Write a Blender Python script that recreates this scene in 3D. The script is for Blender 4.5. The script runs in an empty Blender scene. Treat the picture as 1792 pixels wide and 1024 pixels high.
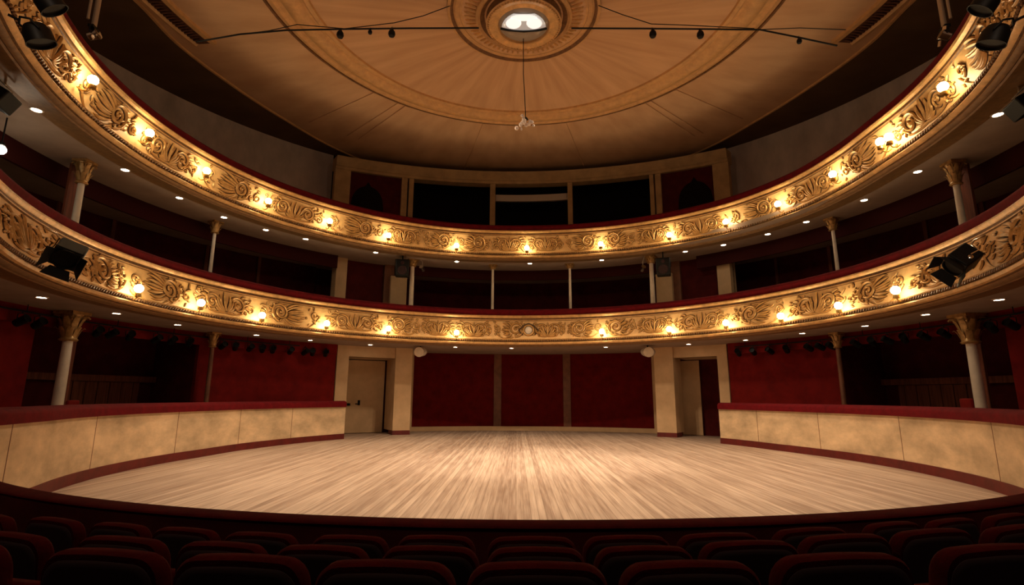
import bpy, bmesh, math, random
from mathutils import Vector, Matrix
C = bpy.context.scene.collection
PI = math.pi
R_ = math.radians
random.seed(7)

# ---------------------------------------------------------------- camera model
F, PITCH, YAW, ROLL = 921.7, .196, .0087, -.0038
YC = 12.53                                   # centre of the round auditorium
EYE = 1.6
Rx = Matrix.Rotation(PITCH, 3, 'X')
Rz = Matrix.Rotation(YAW, 3, 'Z')
Ry = Matrix.Rotation(ROLL, 3, 'Y')
CAMM = Rz @ Rx @ Ry

def ray(x, y):
    return (CAMM @ Vector((x - 896, F, 512 - y))).normalized()
def pZ(x, y, z):                             # point of the place seen at a pixel, at height z over the stage
    w = ray(x, y)
    p = w * ((z - EYE) / w.z)
    return Vector((p.x, p.y, z))
def pR(x, y, R):                             # the same on the cylinder of radius R round the hall's axis
    w = ray(x, y)
    a = w.x**2 + w.y**2; b = -2 * w.y * YC; c = YC**2 - R * R
    t = (-b + math.sqrt(max(0, b * b - 4 * a * c))) / 2 / a
    return Vector((w.x * t, w.y * t, w.z * t + EYE))
def phi_of(p): return math.degrees(math.atan2(p.x, p.y - YC))
def rad_of(p): return math.hypot(p.x, p.y - YC)
def P(phi, r, z):
    a = R_(phi)
    return Vector((r * math.sin(a), YC + r * math.cos(a), z))
def interp(N, x):                            # smooth curve through (x, value) nodes
    if x <= N[0][0]: return N[0][1]
    if x >= N[-1][0]: return N[-1][1]
    n = len(N); sl = [(N[i + 1][1] - N[i][1]) / (N[i + 1][0] - N[i][0]) for i in range(n - 1)]
    tg = [0] + [(0 if sl[i - 1] * sl[i] <= 0 else 2 * sl[i - 1] * sl[i] / (sl[i - 1] + sl[i])) for i in range(1, n - 1)] + [0]
    if n > 2:
        tg[0] = sl[0]; tg[-1] = sl[-1]
    for i in range(n - 1):
        if x <= N[i + 1][0]:
            h = N[i + 1][0] - N[i][0]; t = (x - N[i][0]) / h
            return (N[i][1] * (1 + 2 * t) * (1 - t)**2 + tg[i] * h * t * (1 - t)**2 + N[i + 1][1] * t * t * (3 - 2 * t) + tg[i + 1] * h * t * t * (t - 1))

# ---------------------------------------------------------------- materials
MATS = {}
def s2l(c): return tuple(((v / 255) / 12.92 if v / 255 <= .04045 else ((v / 255 + .055) / 1.055)**2.4) for v in c)
def mat(name, col, rough=.6, metal=0, var=0, vscale=3, stretch=(1, 1, 1), bump=0, bscale=40, sheen=0, emit=None, estr=0, spec=.5, col2=None):
    m = bpy.data.materials.new(name); m.use_nodes = True
    nt = m.node_tree; b = nt.nodes['Principled BSDF']
    b.inputs['Base Color'].default_value = (*col, 1)
    b.inputs['Roughness'].default_value = rough
    b.inputs['Metallic'].default_value = metal
    b.inputs['Specular IOR Level'].default_value = spec
    if sheen:
        b.inputs['Sheen Weight'].default_value = sheen
        b.inputs['Sheen Roughness'].default_value = .4
        b.inputs['Sheen Tint'].default_value = (1, .3, .25, 1)
    if emit:
        b.inputs['Emission Color'].default_value = (*emit, 1)
        b.inputs['Emission Strength'].default_value = estr
    if var or bump:
        tc = nt.nodes.new('ShaderNodeTexCoord'); mp = nt.nodes.new('ShaderNodeMapping')
        mp.inputs['Scale'].default_value = stretch
        nt.links.new(tc.outputs['Object'], mp.inputs['Vector'])
    if var:
        n = nt.nodes.new('ShaderNodeTexNoise'); n.inputs['Scale'].default_value = vscale
        n.inputs['Detail'].default_value = 6; n.inputs['Roughness'].default_value = .6
        nt.links.new(mp.outputs['Vector'], n.inputs['Vector'])
        r = nt.nodes.new('ShaderNodeValToRGB')
        d = col2 or tuple(v * (1 - var) for v in col)
        r.color_ramp.elements[0].position = .32; r.color_ramp.elements[0].color = (*d, 1)
        r.color_ramp.elements[1].position = .68; r.color_ramp.elements[1].color = (*[min(1, v * (1 + var * .5)) for v in col], 1)
        nt.links.new(n.outputs['Fac'], r.inputs['Fac']); nt.links.new(r.outputs['Color'], b.inputs['Base Color'])
    if bump:
        n = nt.nodes.new('ShaderNodeTexNoise'); n.inputs['Scale'].default_value = bscale; n.inputs['Detail'].default_value = 4
        nt.links.new(mp.outputs['Vector'], n.inputs['Vector'])
        bp = nt.nodes.new('ShaderNodeBump'); bp.inputs['Strength'].default_value = bump; bp.inputs['Distance'].default_value = .02
        nt.links.new(n.outputs['Fac'], bp.inputs['Height']); nt.links.new(bp.outputs['Normal'], b.inputs['Normal'])
    MATS[name] = m
    return m

mat('gilt_cream', (.86, .54, .215), .5, .05, .18, 4, bump=.25, bscale=14)
mat('gilt_lip', (.72, .42, .16), .4, .25, .3, 5, bump=.3, bscale=18)
mat('gilt_relief', (.60, .34, .11), .42, .25, .3, 9)
mat('relief_dark', (.085, .040, .012), .6, .1)  # dark brown for the edges of the reliefs and the strapwork
mat('rope_brown', (.20, .095, .03), .5, .2, .5, 12, bump=.6, bscale=30)
mat('velvet', (.125, .0025, .006), .85, 0, .3, 6, sheen=.06, spec=.15, bump=.15, bscale=60)
mat('velvet_seat', (.062, .0028, .003), .85, 0, .3, 8, sheen=.04, spec=.04, bump=.15, bscale=80)
mat('seat_shell', (.022, .002, .002), .8, 0, .3, 5)
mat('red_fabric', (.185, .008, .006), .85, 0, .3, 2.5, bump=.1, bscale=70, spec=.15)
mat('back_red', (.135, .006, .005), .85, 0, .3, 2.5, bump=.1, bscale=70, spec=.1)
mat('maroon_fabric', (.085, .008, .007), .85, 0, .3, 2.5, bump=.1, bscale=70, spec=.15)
mat('red_paint', (.13, .010, .008), .5, 0, .3, 4)
mat('dark_wood', (.19, .052, .024), .6, 0, .5, 3, (8, 8, .4), spec=.25)
mat('brown_post', (.20, .075, .035), .5, 0, .3, 4)
mat('beige', (.64, .44, .25), .75, 0, .12, 2, bump=.1, bscale=30, spec=.2)
mat('beige_canvas', (.71, .53, .33), .85, 0, .34, 1.1, (1, 1, 1.8), bump=.9, bscale=1.7, spec=.1)
mat('soffit_brown', (.26, .14, .055), .5, .15, .3, 8)
mat('soffit', (.34, .25, .19), .7, 0, .15, 1.5, spec=.2)
mat('pale_wall', (.70, .55, .45), .8, 0, .18, 1.6, (1, 1, .5), spec=.2)
mat('black', (.005, .0045, .004), .5, spec=.25)
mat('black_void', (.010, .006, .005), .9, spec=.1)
mat('valance_dark', (.04, .007, .006), .9, spec=.1)
mat('frieze_beige', (.50, .32, .15), .7, 0, .2, 2, spec=.2)
mat('chrome', (.8, .78, .74), .18, 1)
mat('steel_pipe', (.50, .43, .34), .4, .6)
mat('brass', (.6, .38, .12), .3, .9)
mat('cream_paint', (.84, .73, .58), .5, 0, .12, 4)
mat('capital_gold', (.50, .29, .10), .42, .35, .4, 12)
mat('ceil_gold', (.62, .35, .14), .55, .05, .18, 5, bump=.3, bscale=20)
mat('ceil_dark_line', (.20, .09, .03), .6, .1, .4, 8)
mat('ceil_slot', (.12, .045, .02), .6, 0, .6, 9, bump=.6, bscale=24)
mat('grey_plastic', (.55, .47, .38), .4)
mat('lamp_glow', (1, .9, .7), .4, emit=(1.0, .78, .46), estr=62)
mat('down_glow', (1, .95, .9), .4, emit=(1.0, .84, .62), estr=36)
mat('lens_glow', (1, 1, 1), .3, emit=(1.0, .95, .88), estr=.85)
mat('pane_glow', (.5, .48, .46), .12, emit=(1.0, .95, .88), estr=.22)
mat('lens_grey', (.36, .30, .25), .15)
mat('can_lens', (.9, .85, .8), .1, .9)
mat('bulb_lens', (.5, .5, .5), .1, .5, emit=(1, .9, .8), estr=.6)
mat('crystal', (.85, .75, .68), .2, 0, spec=.8)

# plank floor, worn and pale
def plank_material():
    m = bpy.data.materials.new('stage_planks'); m.use_nodes = True; nt = m.node_tree; N = nt.nodes; L = nt.links
    b = N['Principled BSDF']; b.inputs['Roughness'].default_value = .55; b.inputs['Specular IOR Level'].default_value = .3
    tc = N.new('ShaderNodeTexCoord'); sp = N.new('ShaderNodeSeparateXYZ'); L.new(tc.outputs['Object'], sp.inputs[0])
    def math_(op, a, bb=None):
        n = N.new('ShaderNodeMath'); n.operation = op
        for i, v in enumerate((a, bb)):
            if v is None: continue
            if isinstance(v, (int, float)): n.inputs[i].default_value = v
            else: L.new(v, n.inputs[i])
        return n.outputs[0]
    u = math_('DIVIDE', sp.outputs['X'], .105)
    idx = math_('FLOOR', u); fr = math_('SUBTRACT', u, idx)
    wn = N.new('ShaderNodeTexWhiteNoise'); wn.noise_dimensions = '1D'; L.new(idx, wn.inputs['W'])
    mp = N.new('ShaderNodeMapping'); mp.inputs['Scale'].default_value = (9, .35, 1); L.new(tc.outputs['Object'], mp.inputs['Vector'])
    n1 = N.new('ShaderNodeTexNoise'); n1.inputs['Scale'].default_value = 2.2; n1.inputs['Detail'].default_value = 7; L.new(mp.outputs[0], n1.inputs['Vector'])
    n2 = N.new('ShaderNodeTexNoise'); n2.inputs['Scale'].default_value = .55; n2.inputs['Detail'].default_value = 4
    mp2 = N.new('ShaderNodeMapping'); mp2.inputs['Scale'].default_value = (1.6, .6, 1); L.new(tc.outputs['Object'], mp2.inputs['Vector']); L.new(mp2.outputs[0], n2.inputs['Vector'])
    s = math_('ADD', math_('MULTIPLY', wn.outputs['Value'], .22), math_('MULTIPLY', n1.outputs['Fac'], .75))
    s = math_('ADD', s, math_('MULTIPLY', n2.outputs['Fac'], .35))
    r = N.new('ShaderNodeValToRGB')
    r.color_ramp.elements[0].position = .46; r.color_ramp.elements[0].color = (.30, .205, .15, 1)
    r.color_ramp.elements[1].position = .98; r.color_ramp.elements[1].color = (.68, .54, .425, 1)
    L.new(s, r.inputs['Fac'])
    edge = math_('LESS_THAN', math_('MINIMUM', fr, math_('SUBTRACT', 1.0, fr)), .035)
    mx = N.new('ShaderNodeMix'); mx.data_type = 'RGBA'; L.new(math_('MULTIPLY', edge, .55), mx.inputs['Factor']); L.new(r.outputs['Color'], mx.inputs['A'])
    mx.inputs['B'].default_value = (.15, .085, .05, 1)
    L.new(mx.outputs['Result'], b.inputs['Base Color'])
    MATS['planks'] = m
plank_material()

# ceiling canvas with faint streaks that run out from the centre
def canvas_material(name, c0, c1, cx):
    m = bpy.data.materials.new(name); m.use_nodes = True; nt = m.node_tree; N = nt.nodes; L = nt.links
    b = N['Principled BSDF']; b.inputs['Roughness'].default_value = .85; b.inputs['Specular IOR Level'].default_value = .1
    g = N.new('ShaderNodeNewGeometry')
    vs = N.new('ShaderNodeVectorMath'); vs.operation = 'SUBTRACT'; L.new(g.outputs['Position'], vs.inputs[0]); vs.inputs[1].default_value = (cx, YC, 0)
    sp = N.new('ShaderNodeSeparateXYZ'); L.new(vs.outputs[0], sp.inputs[0])
    at = N.new('ShaderNodeMath'); at.operation = 'ARCTAN2'; L.new(sp.outputs['X'], at.inputs[0]); L.new(sp.outputs['Y'], at.inputs[1])
    ln = N.new('ShaderNodeVectorMath'); ln.operation = 'LENGTH'; L.new(vs.outputs[0], ln.inputs[0])
    cb = N.new('ShaderNodeCombineXYZ')
    a8 = N.new('ShaderNodeMath'); a8.operation = 'MULTIPLY'; a8.inputs[1].default_value = 9; L.new(at.outputs[0], a8.inputs[0])
    l8 = N.new('ShaderNodeMath'); l8.operation = 'MULTIPLY'; l8.inputs[1].default_value = .35; L.new(ln.outputs['Value'], l8.inputs[0])
    L.new(a8.outputs[0], cb.inputs['X']); L.new(l8.outputs[0], cb.inputs['Y'])
    n = N.new('ShaderNodeTexNoise'); n.inputs['Scale'].default_value = 1.6; n.inputs['Detail'].default_value = 6; L.new(cb.outputs[0], n.inputs['Vector'])
    r = N.new('ShaderNodeValToRGB'); r.color_ramp.elements[0].position = .3; r.color_ramp.elements[0].color = (*c0, 1)
    r.color_ramp.elements[1].position = .7; r.color_ramp.elements[1].color = (*c1, 1)
    L.new(n.outputs['Fac'], r.inputs['Fac']); L.new(r.outputs['Color'], b.inputs['Base Color'])
    MATS[name] = m
canvas_material('ceil_canvas', (.54, .32, .175), (.68, .425, .245), .18)
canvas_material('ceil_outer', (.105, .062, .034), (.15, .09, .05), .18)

# ---------------------------------------------------------------- mesh builder
class MB:
    def __init__(s): s.v = []; s.f = []; s.m = []
    def add(s, verts, faces, mi=0):
        o = len(s.v); s.v += [Vector(q) for q in verts]
        for k, f in enumerate(faces):
            s.f.append([i + o for i in f]); s.m.append(mi if isinstance(mi, int) else mi[k])
    def box(s, c, d, M=None, mi=0):
        x, y, z = d[0] / 2, d[1] / 2, d[2] / 2
        vs = [Vector((sx * x, sy * y, sz * z)) for sz in (-1, 1) for sy in (-1, 1) for sx in (-1, 1)]
        if M: vs = [M @ q for q in vs]
        vs = [q + Vector(c) for q in vs]
        s.add(vs, [(0, 2, 3, 1), (4, 5, 7, 6), (0, 1, 5, 4), (2, 6, 7, 3), (0, 4, 6, 2), (1, 3, 7, 5)], mi)
    def lathe(s, prof, n=24, c=(0, 0, 0), M=None, mi=0, cap=True):
        vs = []
        for r, z in prof:
            for k in range(n):
                a = 2 * PI * k / n
                q = Vector((r * math.cos(a), r * math.sin(a), z))
                vs.append((M @ q if M else q) + Vector(c))
        fs = []; mm = []
        for j in range(len(prof) - 1):
            for k in range(n):
                k2 = (k + 1) % n
                fs.append((j * n + k, j * n + k2, (j + 1) * n + k2, (j + 1) * n + k)); mm.append(mi if isinstance(mi, int) else mi[j])
        if cap:
            if prof[0][0] > 1e-6: fs.append(tuple(range(n - 1, -1, -1))); mm.append(mm[0])
            if prof[-1][0] > 1e-6: fs.append(tuple((len(prof) - 1) * n + k for k in range(n))); mm.append(mm[n * (len(prof) - 1) - 1])
        s.add(vs, fs, mm)
    def tube(s, pts, r, n=8, mi=0, cap=True):
        pts = [Vector(p) for p in pts]; vs = []
        up = Vector((0, 0, 1)); prev = None
        for i, p in enumerate(pts):
            d = (pts[min(i + 1, len(pts) - 1)] - pts[max(i - 1, 0)]).normalized()
            if prev is None:
                a = up if abs(d.z) < .95 else Vector((1, 0, 0))
                prev = (a - d * a.dot(d)).normalized()
            else: prev = (prev - d * prev.dot(d)).normalized()
            q = d.cross(prev); rr = r[i] if isinstance(r, (list, tuple)) else r
            for k in range(n):
                t = 2 * PI * k / n
                vs.append(p + (prev * math.cos(t) + q * math.sin(t)) * rr)
        fs = [(i * n + k, i * n + (k + 1) % n, (i + 1) * n + (k + 1) % n, (i + 1) * n + k) for i in range(len(pts) - 1) for k in range(n)]
        if cap: fs += [tuple(range(n - 1, -1, -1)), tuple((len(pts) - 1) * n + k for k in range(n))]
        s.add(vs, fs, mi)
    def ball(s, c, r, nu=14, nv=10, sc=(1, 1, 1), mi=0):
        prof = [(max(1e-7, r * math.sin(PI * j / nv)), -r * math.cos(PI * j / nv)) for j in range(nv + 1)]
        s.lathe(prof, nu, c, Matrix.Diagonal(sc), mi, cap=False)
    def arc(s, prof, a0, a1, rfun=None, step=1.5, mi=0, closed=True, cx=0, cy=YC, caps=True, full=False):
        n = max(2, int(abs(a1 - a0) / step) + 1); k = len(prof); vs = []
        for i in range(n):
            ph = a0 + (a1 - a0) * i / (n - 1 if not full else n)
            dr = rfun(ph) if rfun else 0
            for r, z in prof:
                a = R_(ph); vs.append(Vector((cx + (r + dr) * math.sin(a), cy + (r + dr) * math.cos(a), z)))
        fs = []; mm = []
        kk = k if closed else k - 1
        for i in range(n if full else n - 1):
            i2 = (i + 1) % n
            for j in range(kk):
                j2 = (j + 1) % k
                fs.append((i * k + j, i2 * k + j, i2 * k + j2, i * k + j2)); mm.append(mi if isinstance(mi, int) else mi[j])
        if closed and caps and not full:
            fs += [tuple(range(k)), tuple((n - 1) * k + j for j in range(k - 1, -1, -1))]; mm += [mm[0]] * 2
        s.add(vs, fs, mm)
    def arcbox(s, r0, r1, z0, z1, a0, a1, **kw):
        s.arc([(r0, z0), (r1, z0), (r1, z1), (r0, z1)], a0, a1, **kw)
    def build(s, name, mats, parent=None, smooth=True, bevel=0, angle=35, subsurf=0):
        me = bpy.data.meshes.new(name)
        off = parent.location if parent else Vector()
        pp = parent.parent if parent else None
        if pp: off = off + pp.location
        if parent is not None and parent.get('_local'): off = Vector()
        me.from_pydata([tuple(q - off) for q in s.v], [], s.f)
        if isinstance(mats, str): mats = [mats]
        for q in mats: me.materials.append(MATS[q])
        me.polygons.foreach_set('material_index', s.m)
        bm = bmesh.new(); bm.from_mesh(me); bmesh.ops.remove_doubles(bm, verts=bm.verts, dist=1e-6)
        bmesh.ops.recalc_face_normals(bm, faces=bm.faces); bm.to_mesh(me); bm.free()
        if smooth:
            me.shade_smooth(); me.set_sharp_from_angle(angle=R_(angle))
        o = bpy.data.objects.new(name, me); C.objects.link(o)
        if parent: o.parent = parent
        if bevel:
            b = o.modifiers.new('b', 'BEVEL'); b.width = bevel; b.segments = 3; b.limit_method = 'ANGLE'
        return o

def tag(o, label, cat, group=None):
    o['label'] = label; o['category'] = cat
    if group: o['group'] = group
    return o
def thing(name, label, cat, loc=(0, 0, 0), rz=0, group=None, local=False):
    o = bpy.data.objects.new(name, None); C.objects.link(o)
    o.location = loc; o.rotation_euler = (0, 0, rz); o.empty_display_size = .1
    tag(o, label, cat, group)
    if local or rz: o['_local'] = 1
    return o
def struct(o): o['kind'] = 'structure'; return o
def dup(root, loc, rot, label, group=None):
    r = root.copy(); C.objects.link(r); r.location = loc; r.rotation_euler = rot if isinstance(rot, (tuple, list)) else (0, 0, rot)
    r['label'] = label
    if group: r['group'] = group
    for ch in list(root.children):
        c = ch.copy(); C.objects.link(c); c.parent = r
        for g in list(ch.children):
            d = g.copy(); C.objects.link(d); d.parent = c
    return r
ORD = 'zeroth first second third fourth fifth sixth seventh eighth ninth tenth eleventh twelfth thirteenth fourteenth fifteenth sixteenth seventeenth'.split()

# ---------------------------------------------------------------- heights
B1_BOT, B1_TOP = 3.70, 4.98
B2_BOT, B2_TOP = 7.46, 8.63
F1, F2 = 4.05, 7.80                    # gallery floors
WX, WR = .12, 8.65                     # parterre front
def base_r(ph):                        # radius of the parterre front along the hall
    a = abs(ph)
    return interp([(38, 2.0), (50, 1.25), (62, .62), (80, .12), (100, 0), (116, 0), (126, .25), (137, 1.1)], a) + (.22 if ph > 0 else -.16) * interp([(60, 0), (80, 1)], a)
def flare(ph): return interp([(124, 0), (134, .55), (143, 1.8)], abs(ph))     # the fronts straighten out beside the seats
def warp2(ph):
    return flare(ph) + .75 * interp([(-125, .1), (-100, .04), (-80, -.05), (-60, -.1), (-40, -.15), (-20, -.15), (0, -.2), (15, -.05), (30, .2), (42, .4), (55, .55), (66, .48), (78, .18), (90, -.08), (105, -.06), (125, -.1)], ph)
def zc(r): return 11.5 + .148 * r      # hung ceiling
CX = .18

# ---------------------------------------------------------------- setting: floors
BX, BY, BR = .05, 14.55, 10.28              # arc of the barrier in front of the seats
def floor_r(ph):                         # the stage ends at the barrier
    ph = ph if ph <= 180 else ph - 360
    if abs(ph) < 134: return 16.2
    a = R_(ph); dx, dy = math.sin(a), math.cos(a); ox, oy = -BX, YC - BY
    b = ox * dx + oy * dy; return -b + math.sqrt(b * b - (ox * ox + oy * oy - (BR + .11)**2))
m = MB(); vs = []; N = 360
for i in range(N):
    for z in (0, -.3): vs.append(P(i, floor_r(i), z))
m.add(vs, [(2 * i, 2 * i + 1, 2 * ((i + 1) % N) + 1, 2 * ((i + 1) % N)) for i in range(N)] + [tuple(range(0, 2 * N, 2)), tuple(range(2 * N - 1, 0, -2))])
struct(m.build('floor', 'planks', smooth=False))
# ---------------------------------------------------------------- setting: walls
def px(x, R, y=700): return phi_of(pR(x, y, R))
def wall(name, mt, r0, r1, z0, z1, a0, a1, **kw):
    q = MB(); q.arcbox(r0, r1, z0, z1, a0, a1, **kw); return struct(q.build(name, mt))
for s, side in ((-1, 'left'), (1, 'right')):
    # parterre front: canvas panels on a curved low wall
    a0, a1 = (-38.5 if s < 0 else px(1264, 10.35, 740)), s * 137
    q = MB(); q.arc([(WR, .2), (WR + .16, .2), (WR + .16, 1.2), (WR, 1.2)], a0, a1, rfun=base_r, step=1)
    w = q.build('wall_parterre_' + side, 'beige_canvas' if 'beige_canvas' in MATS else 'beige'); struct(w)
    for ph in ((52, 66, 83, 103, 124) if s < 0 else (56, 71, 89, 109, 127)):
        g = MB(); g.arcbox(WR - .004, WR + .01, .2, 1.2, s * ph - .045, s * ph + .045, rfun=base_r, step=.05)
        g.build('panel_seam', 'brown_post', w)
    q = MB(); q.arc([(WR - .025, 0), (WR + .2, 0), (WR + .2, .2), (WR - .025, .2)], a0, a1, rfun=base_r, step=1)
    struct(q.build('baseboard_' + side, 'red_paint'))
    rail = MB(); pr = []
    for k in range(9):
        t = PI * k / 8; pr.append((WR + .18 - .26 * math.cos(t), 1.33 + .10 * math.sin(t)))
    pr += [(WR + .44, 1.2), (WR - .08, 1.2)]
    rail.arc(pr, a0, a1, rfun=base_r, step=1)
    o = rail.build('velvet_rail', 'velvet'); tag(o, f'red velvet handrail along the top of the {side} low beige wall', 'handrail')
    # side bays on the stage level
    wall('wall_bay_' + side, 'red_fabric', 11.95, 12.1, 0, 3.7, px(583, 11.95) if s < 0 else px(1280, 11.95), s * 64)
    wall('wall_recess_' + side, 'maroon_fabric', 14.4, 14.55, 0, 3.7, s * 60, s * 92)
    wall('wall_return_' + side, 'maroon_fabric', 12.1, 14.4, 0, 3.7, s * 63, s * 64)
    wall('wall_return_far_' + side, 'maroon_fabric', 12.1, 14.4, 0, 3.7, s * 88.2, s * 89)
    wall('wall_red_' + side, 'red_fabric', 11.95, 12.1, 0, 3.7, s * 88.2, s * 137)
    q = MB(); q.arcbox(14.15, 14.38, 2.05, 2.25, s * 64, s * 88)
    struct(q.build('trim_lintel_' + side, 'dark_wood'))
    q = MB()                                   # slatted timber screen in the recess
    for k in range(13):
        ph = 66 + k * .75; q.arcbox(14.22 + .03 * (k % 2), 14.38, 0, 2.04, s * ph, s * (ph + .72), step=1)
    o = q.build('timber_screen', 'dark_wood', smooth=False); tag(o, f'dark upright timber screen in the shaded bay behind the {side} low wall', 'screen')
    # seam strip in the red bay
    # pelmet under the balconies
    q = MB(); q.arcbox(11.72, 11.8, 3.28, 3.7, px(584, 11.72) if s < 0 else px(1280, 11.72), s * 137)
    struct(q.build('trim_pelmet_' + side, 'red_fabric'))
    # gallery wall
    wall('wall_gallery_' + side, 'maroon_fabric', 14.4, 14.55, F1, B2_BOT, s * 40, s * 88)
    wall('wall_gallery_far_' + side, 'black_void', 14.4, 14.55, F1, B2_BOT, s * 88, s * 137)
    q = MB(); q.arcbox(11.78, 11.86, 6.92, B2_BOT, s * 40, s * 137)
    struct(q.build('trim_valance_' + side, 'valance_dark'))
    q = MB()
    for ph in (50, 58.5, 72, 79, 86): q.arcbox(14.34, 14.4, F1, B2_BOT, s * ph - .25, s * ph + .25, step=.5)
    struct(q.build('trim_gallery_' + side, 'dark_wood'))
    # upper pale wall
    wall('wall_upper_' + side, 'pale_wall', 16.0, 16.15, F2, 13.95, s * 36.5, s * 140)

# ---------------------------------------------------------------- setting: back of the stage
RB = 14.0
wb = wall('wall_back', 'back_red', RB, RB + .15, 0, 3.7, px(700, RB), px(1165, RB))
q = MB(); q.arcbox(RB - .08, RB + .001, 0, .2, px(716, RB), px(1150, RB)); struct(q.build('baseboard_back', 'beige'))
for k, (xa, xb) in enumerate(((864, 877), (986, 999))):
    q = MB(); q.arcbox(RB - .05, RB + .01, .2, 3.7, px(xa, RB), px(xb, RB), step=.3); struct(q.build('trim_%d' % (k + 1), 'brown_post'))
for k, (xa, xb) in enumerate(((717, 722), (1143, 1148))):
    q = MB(); q.arcbox(RB - .3, RB + .01, 0, 3.7, px(xa, RB - .3), px(xb, RB - .3), step=.3); struct(q.build('trim_%d' % (k + 3), 'beige'))
RD = 11.9
DT = pR(640, 625, RD).z
for s, side, X in ((-1, 'left', (585, 606, 688, 718)), (1, 'right', (1278, 1260, 1183, 1149))):
    q = MB()
    a, b, c, d = [px(x, RD) for x in X]
    q.arcbox(RD, RD + .55, 0, 3.7, a, b, step=.5)
    q.arcbox(RD, RD + .55, DT, 3.7, b, c, step=.5)
    struct(q.build('wall_doorway_' + side, 'beige'))
    q = MB(); q.arcbox(RD - .12, RD + (1.5 if s < 0 else .9), .17, 3.7, c, d, step=.5)
    struct(q.build('wall_pier_' + side, 'beige'))
    q = MB(); q.arcbox(RD - .145, RD + .6, 0, .18, c + s * .02, d - s * .0, step=.5)
    struct(q.build('baseboard_pier_' + side, 'red_paint'))
    # lobby behind the door
    RL = 13.7
    q = MB(); q.arcbox(RL, RL + .12, 0, 3.7, px(X[0], RL) + s * 3, px(X[3], RL), step=.5)
    struct(q.build('wall_lobby_' + side, 'maroon_fabric'))
    t = thing('door', ('beige flush door with dark lever handle, standing in the left doorway' if s < 0 else 'narrow beige door leaf half seen in the right doorway beside dark red wall'), 'door', (0, 0, 0))
    if s < 0: e0, e1 = px(606, RL - .2), px(671, RL - .2)
    else: e0, e1 = px(1192, RL - .2), px(1227, RL - .2)
    q = MB(); q.arcbox(RL - .2, RL - .14, .02, pR(640, 631, RL - .2).z, e0, e1, step=.5); q.build('door_leaf', 'beige', t)
    if s < 0:
        h = pR(628, 705, RL - .23); q = MB(); q.box(h, (.1, .05, .22)); q.box(h + Vector((-.06, -.06, -.05)), (.16, .03, .04)); q.build('door_handle', 'black', t, bevel=.01)
        h = pR(610, 708, RL - .23); q = MB(); q.box(h, (.14, .06, .1)); q.build('door_closer', 'black', t, bevel=.01)
    q = MB(); q.arcbox(RD + .3, RL, DT - .0, DT + .12, b, c, step=.5); struct(q.build('ceiling_lobby_' + side, 'beige'))
    # gallery level piers
    z1 = B2_BOT
    XS = ((588, 607), (673, 690), (684, 712)) if s < 0 else ((1255, 1278), (1172, 1190), (1148, 1176))
    q = MB(); q.arcbox(12.0, 12.5, F1, z1, px(XS[0][0], 12, 480), px(XS[0][1], 12, 480), step=.5); struct(q.build('wall_pier_gallery_' + side, 'beige'))
    q = MB(); q.arcbox(12.1, 12.3, F1, z1, px(XS[1][0], 12.1, 480), px(XS[1][1], 12.1, 480), step=.5); struct(q.build('trim_post_' + side, 'brown_post'))
    q = MB(); q.arcbox(11.9, 12.4, F1, pR(700, 484, 11.9).z, px(XS[2][0], 11.9, 500), px(XS[2][1], 11.9, 500), step=.5); struct(q.build('wall_plinth_' + side, 'beige'))
    q = MB(); q.arcbox(12.25, 12.35, F1, z1, px(XS[0][1], 12, 480), px(XS[1][0], 12, 480), step=.5); struct(q.build('wall_panel_' + side, 'maroon_fabric'))
wall('wall_gallery_back', 'maroon_fabric', 14.6, 14.75, F1, B2_BOT, -41, 46)
q = MB(); q.arcbox(11.7, 11.78, 7.0, B2_BOT, -26, 33); struct(q.build('trim_valance_back', 'valance_dark'))

# ---------------------------------------------------------------- upper frieze box at the back of the top gallery
def fr(ph): return 1.0 * ((ph - 1.3) / 38)**2
RF = 13.2
fx = lambda x: phi_of(pR(x, 330, RF + fr(phi_of(pR(x, 330, RF)))))
FZ = 13.08
q = MB()
A0, A1 = fx(584), fx(1279)
q.arc([(RF - .10, FZ - .07), (RF - .16, FZ), (RF + .5, FZ), (RF + .5, FZ - .62), (RF - .02, FZ - .62), (RF - .02, FZ - .5), (RF - .08, FZ - .46), (RF - .08, FZ - .12)], A0, A1, rfun=fr, step=1)
struct(q.build('trim_frieze_beam', 'frieze_beige'))
for k, (xa, xb) in enumerate(((584, 612), (703, 713), (716, 724), (858, 867), (993, 1001), (1137, 1144), (1147, 1157), (1250, 1279))):
    q = MB(); q.arcbox(RF + .02, RF + .3, F2, FZ - .6, fx(xa), fx(xb), rfun=fr, step=.3); struct(q.build('trim_frieze_post_%d' % (k + 1), 'frieze_beige'))
for side, xa, xb, xm in (('left', 612, 703, 645), ('right', 1157, 1250, 1215)):
    a, b, mm_ = fx(xa), fx(xb), fx(xm)
    q = MB(); q.arcbox(RF + .16, RF + .26, F2, FZ - .6, a, b, rfun=fr, step=.5); w = struct(q.build('wall_frieze_' + side, 'maroon_fabric'))
    q = MB()                                     # dark ogee niche
    pts = []
    for k in range(25):
        t = -1 + k / 12; h = (1 - abs(t)**2.2)**.5 if abs(t) < 1 else 0
        pts.append((t, h + .22 * max(0, 1 - abs(t) / .18)))
    vs = []; wd = 3.1
    for off in (.10, .155):
        for t, h in pts:
            ph = mm_ + t * wd; z = 10.75 + h * 1.05
            vs.append(P(ph, RF + off + fr(ph), z))
        for t, h in pts:
            ph = mm_ + t * wd; vs.append(P(ph, RF + off + fr(ph), F2 + .2))
    n = len(pts); fs = []
    for o_ in (0, 2 * n):
        fs += [(o_ + k, o_ + k + 1, o_ + n + k + 1, o_ + n + k) for k in range(n - 1)]
    fs += [(k, k + 1, 2 * n + k + 1, 2 * n + k) for k in range(n - 1)]
    q.add(vs, fs); q.build('arched_niche', 'black_void', w)
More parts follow.
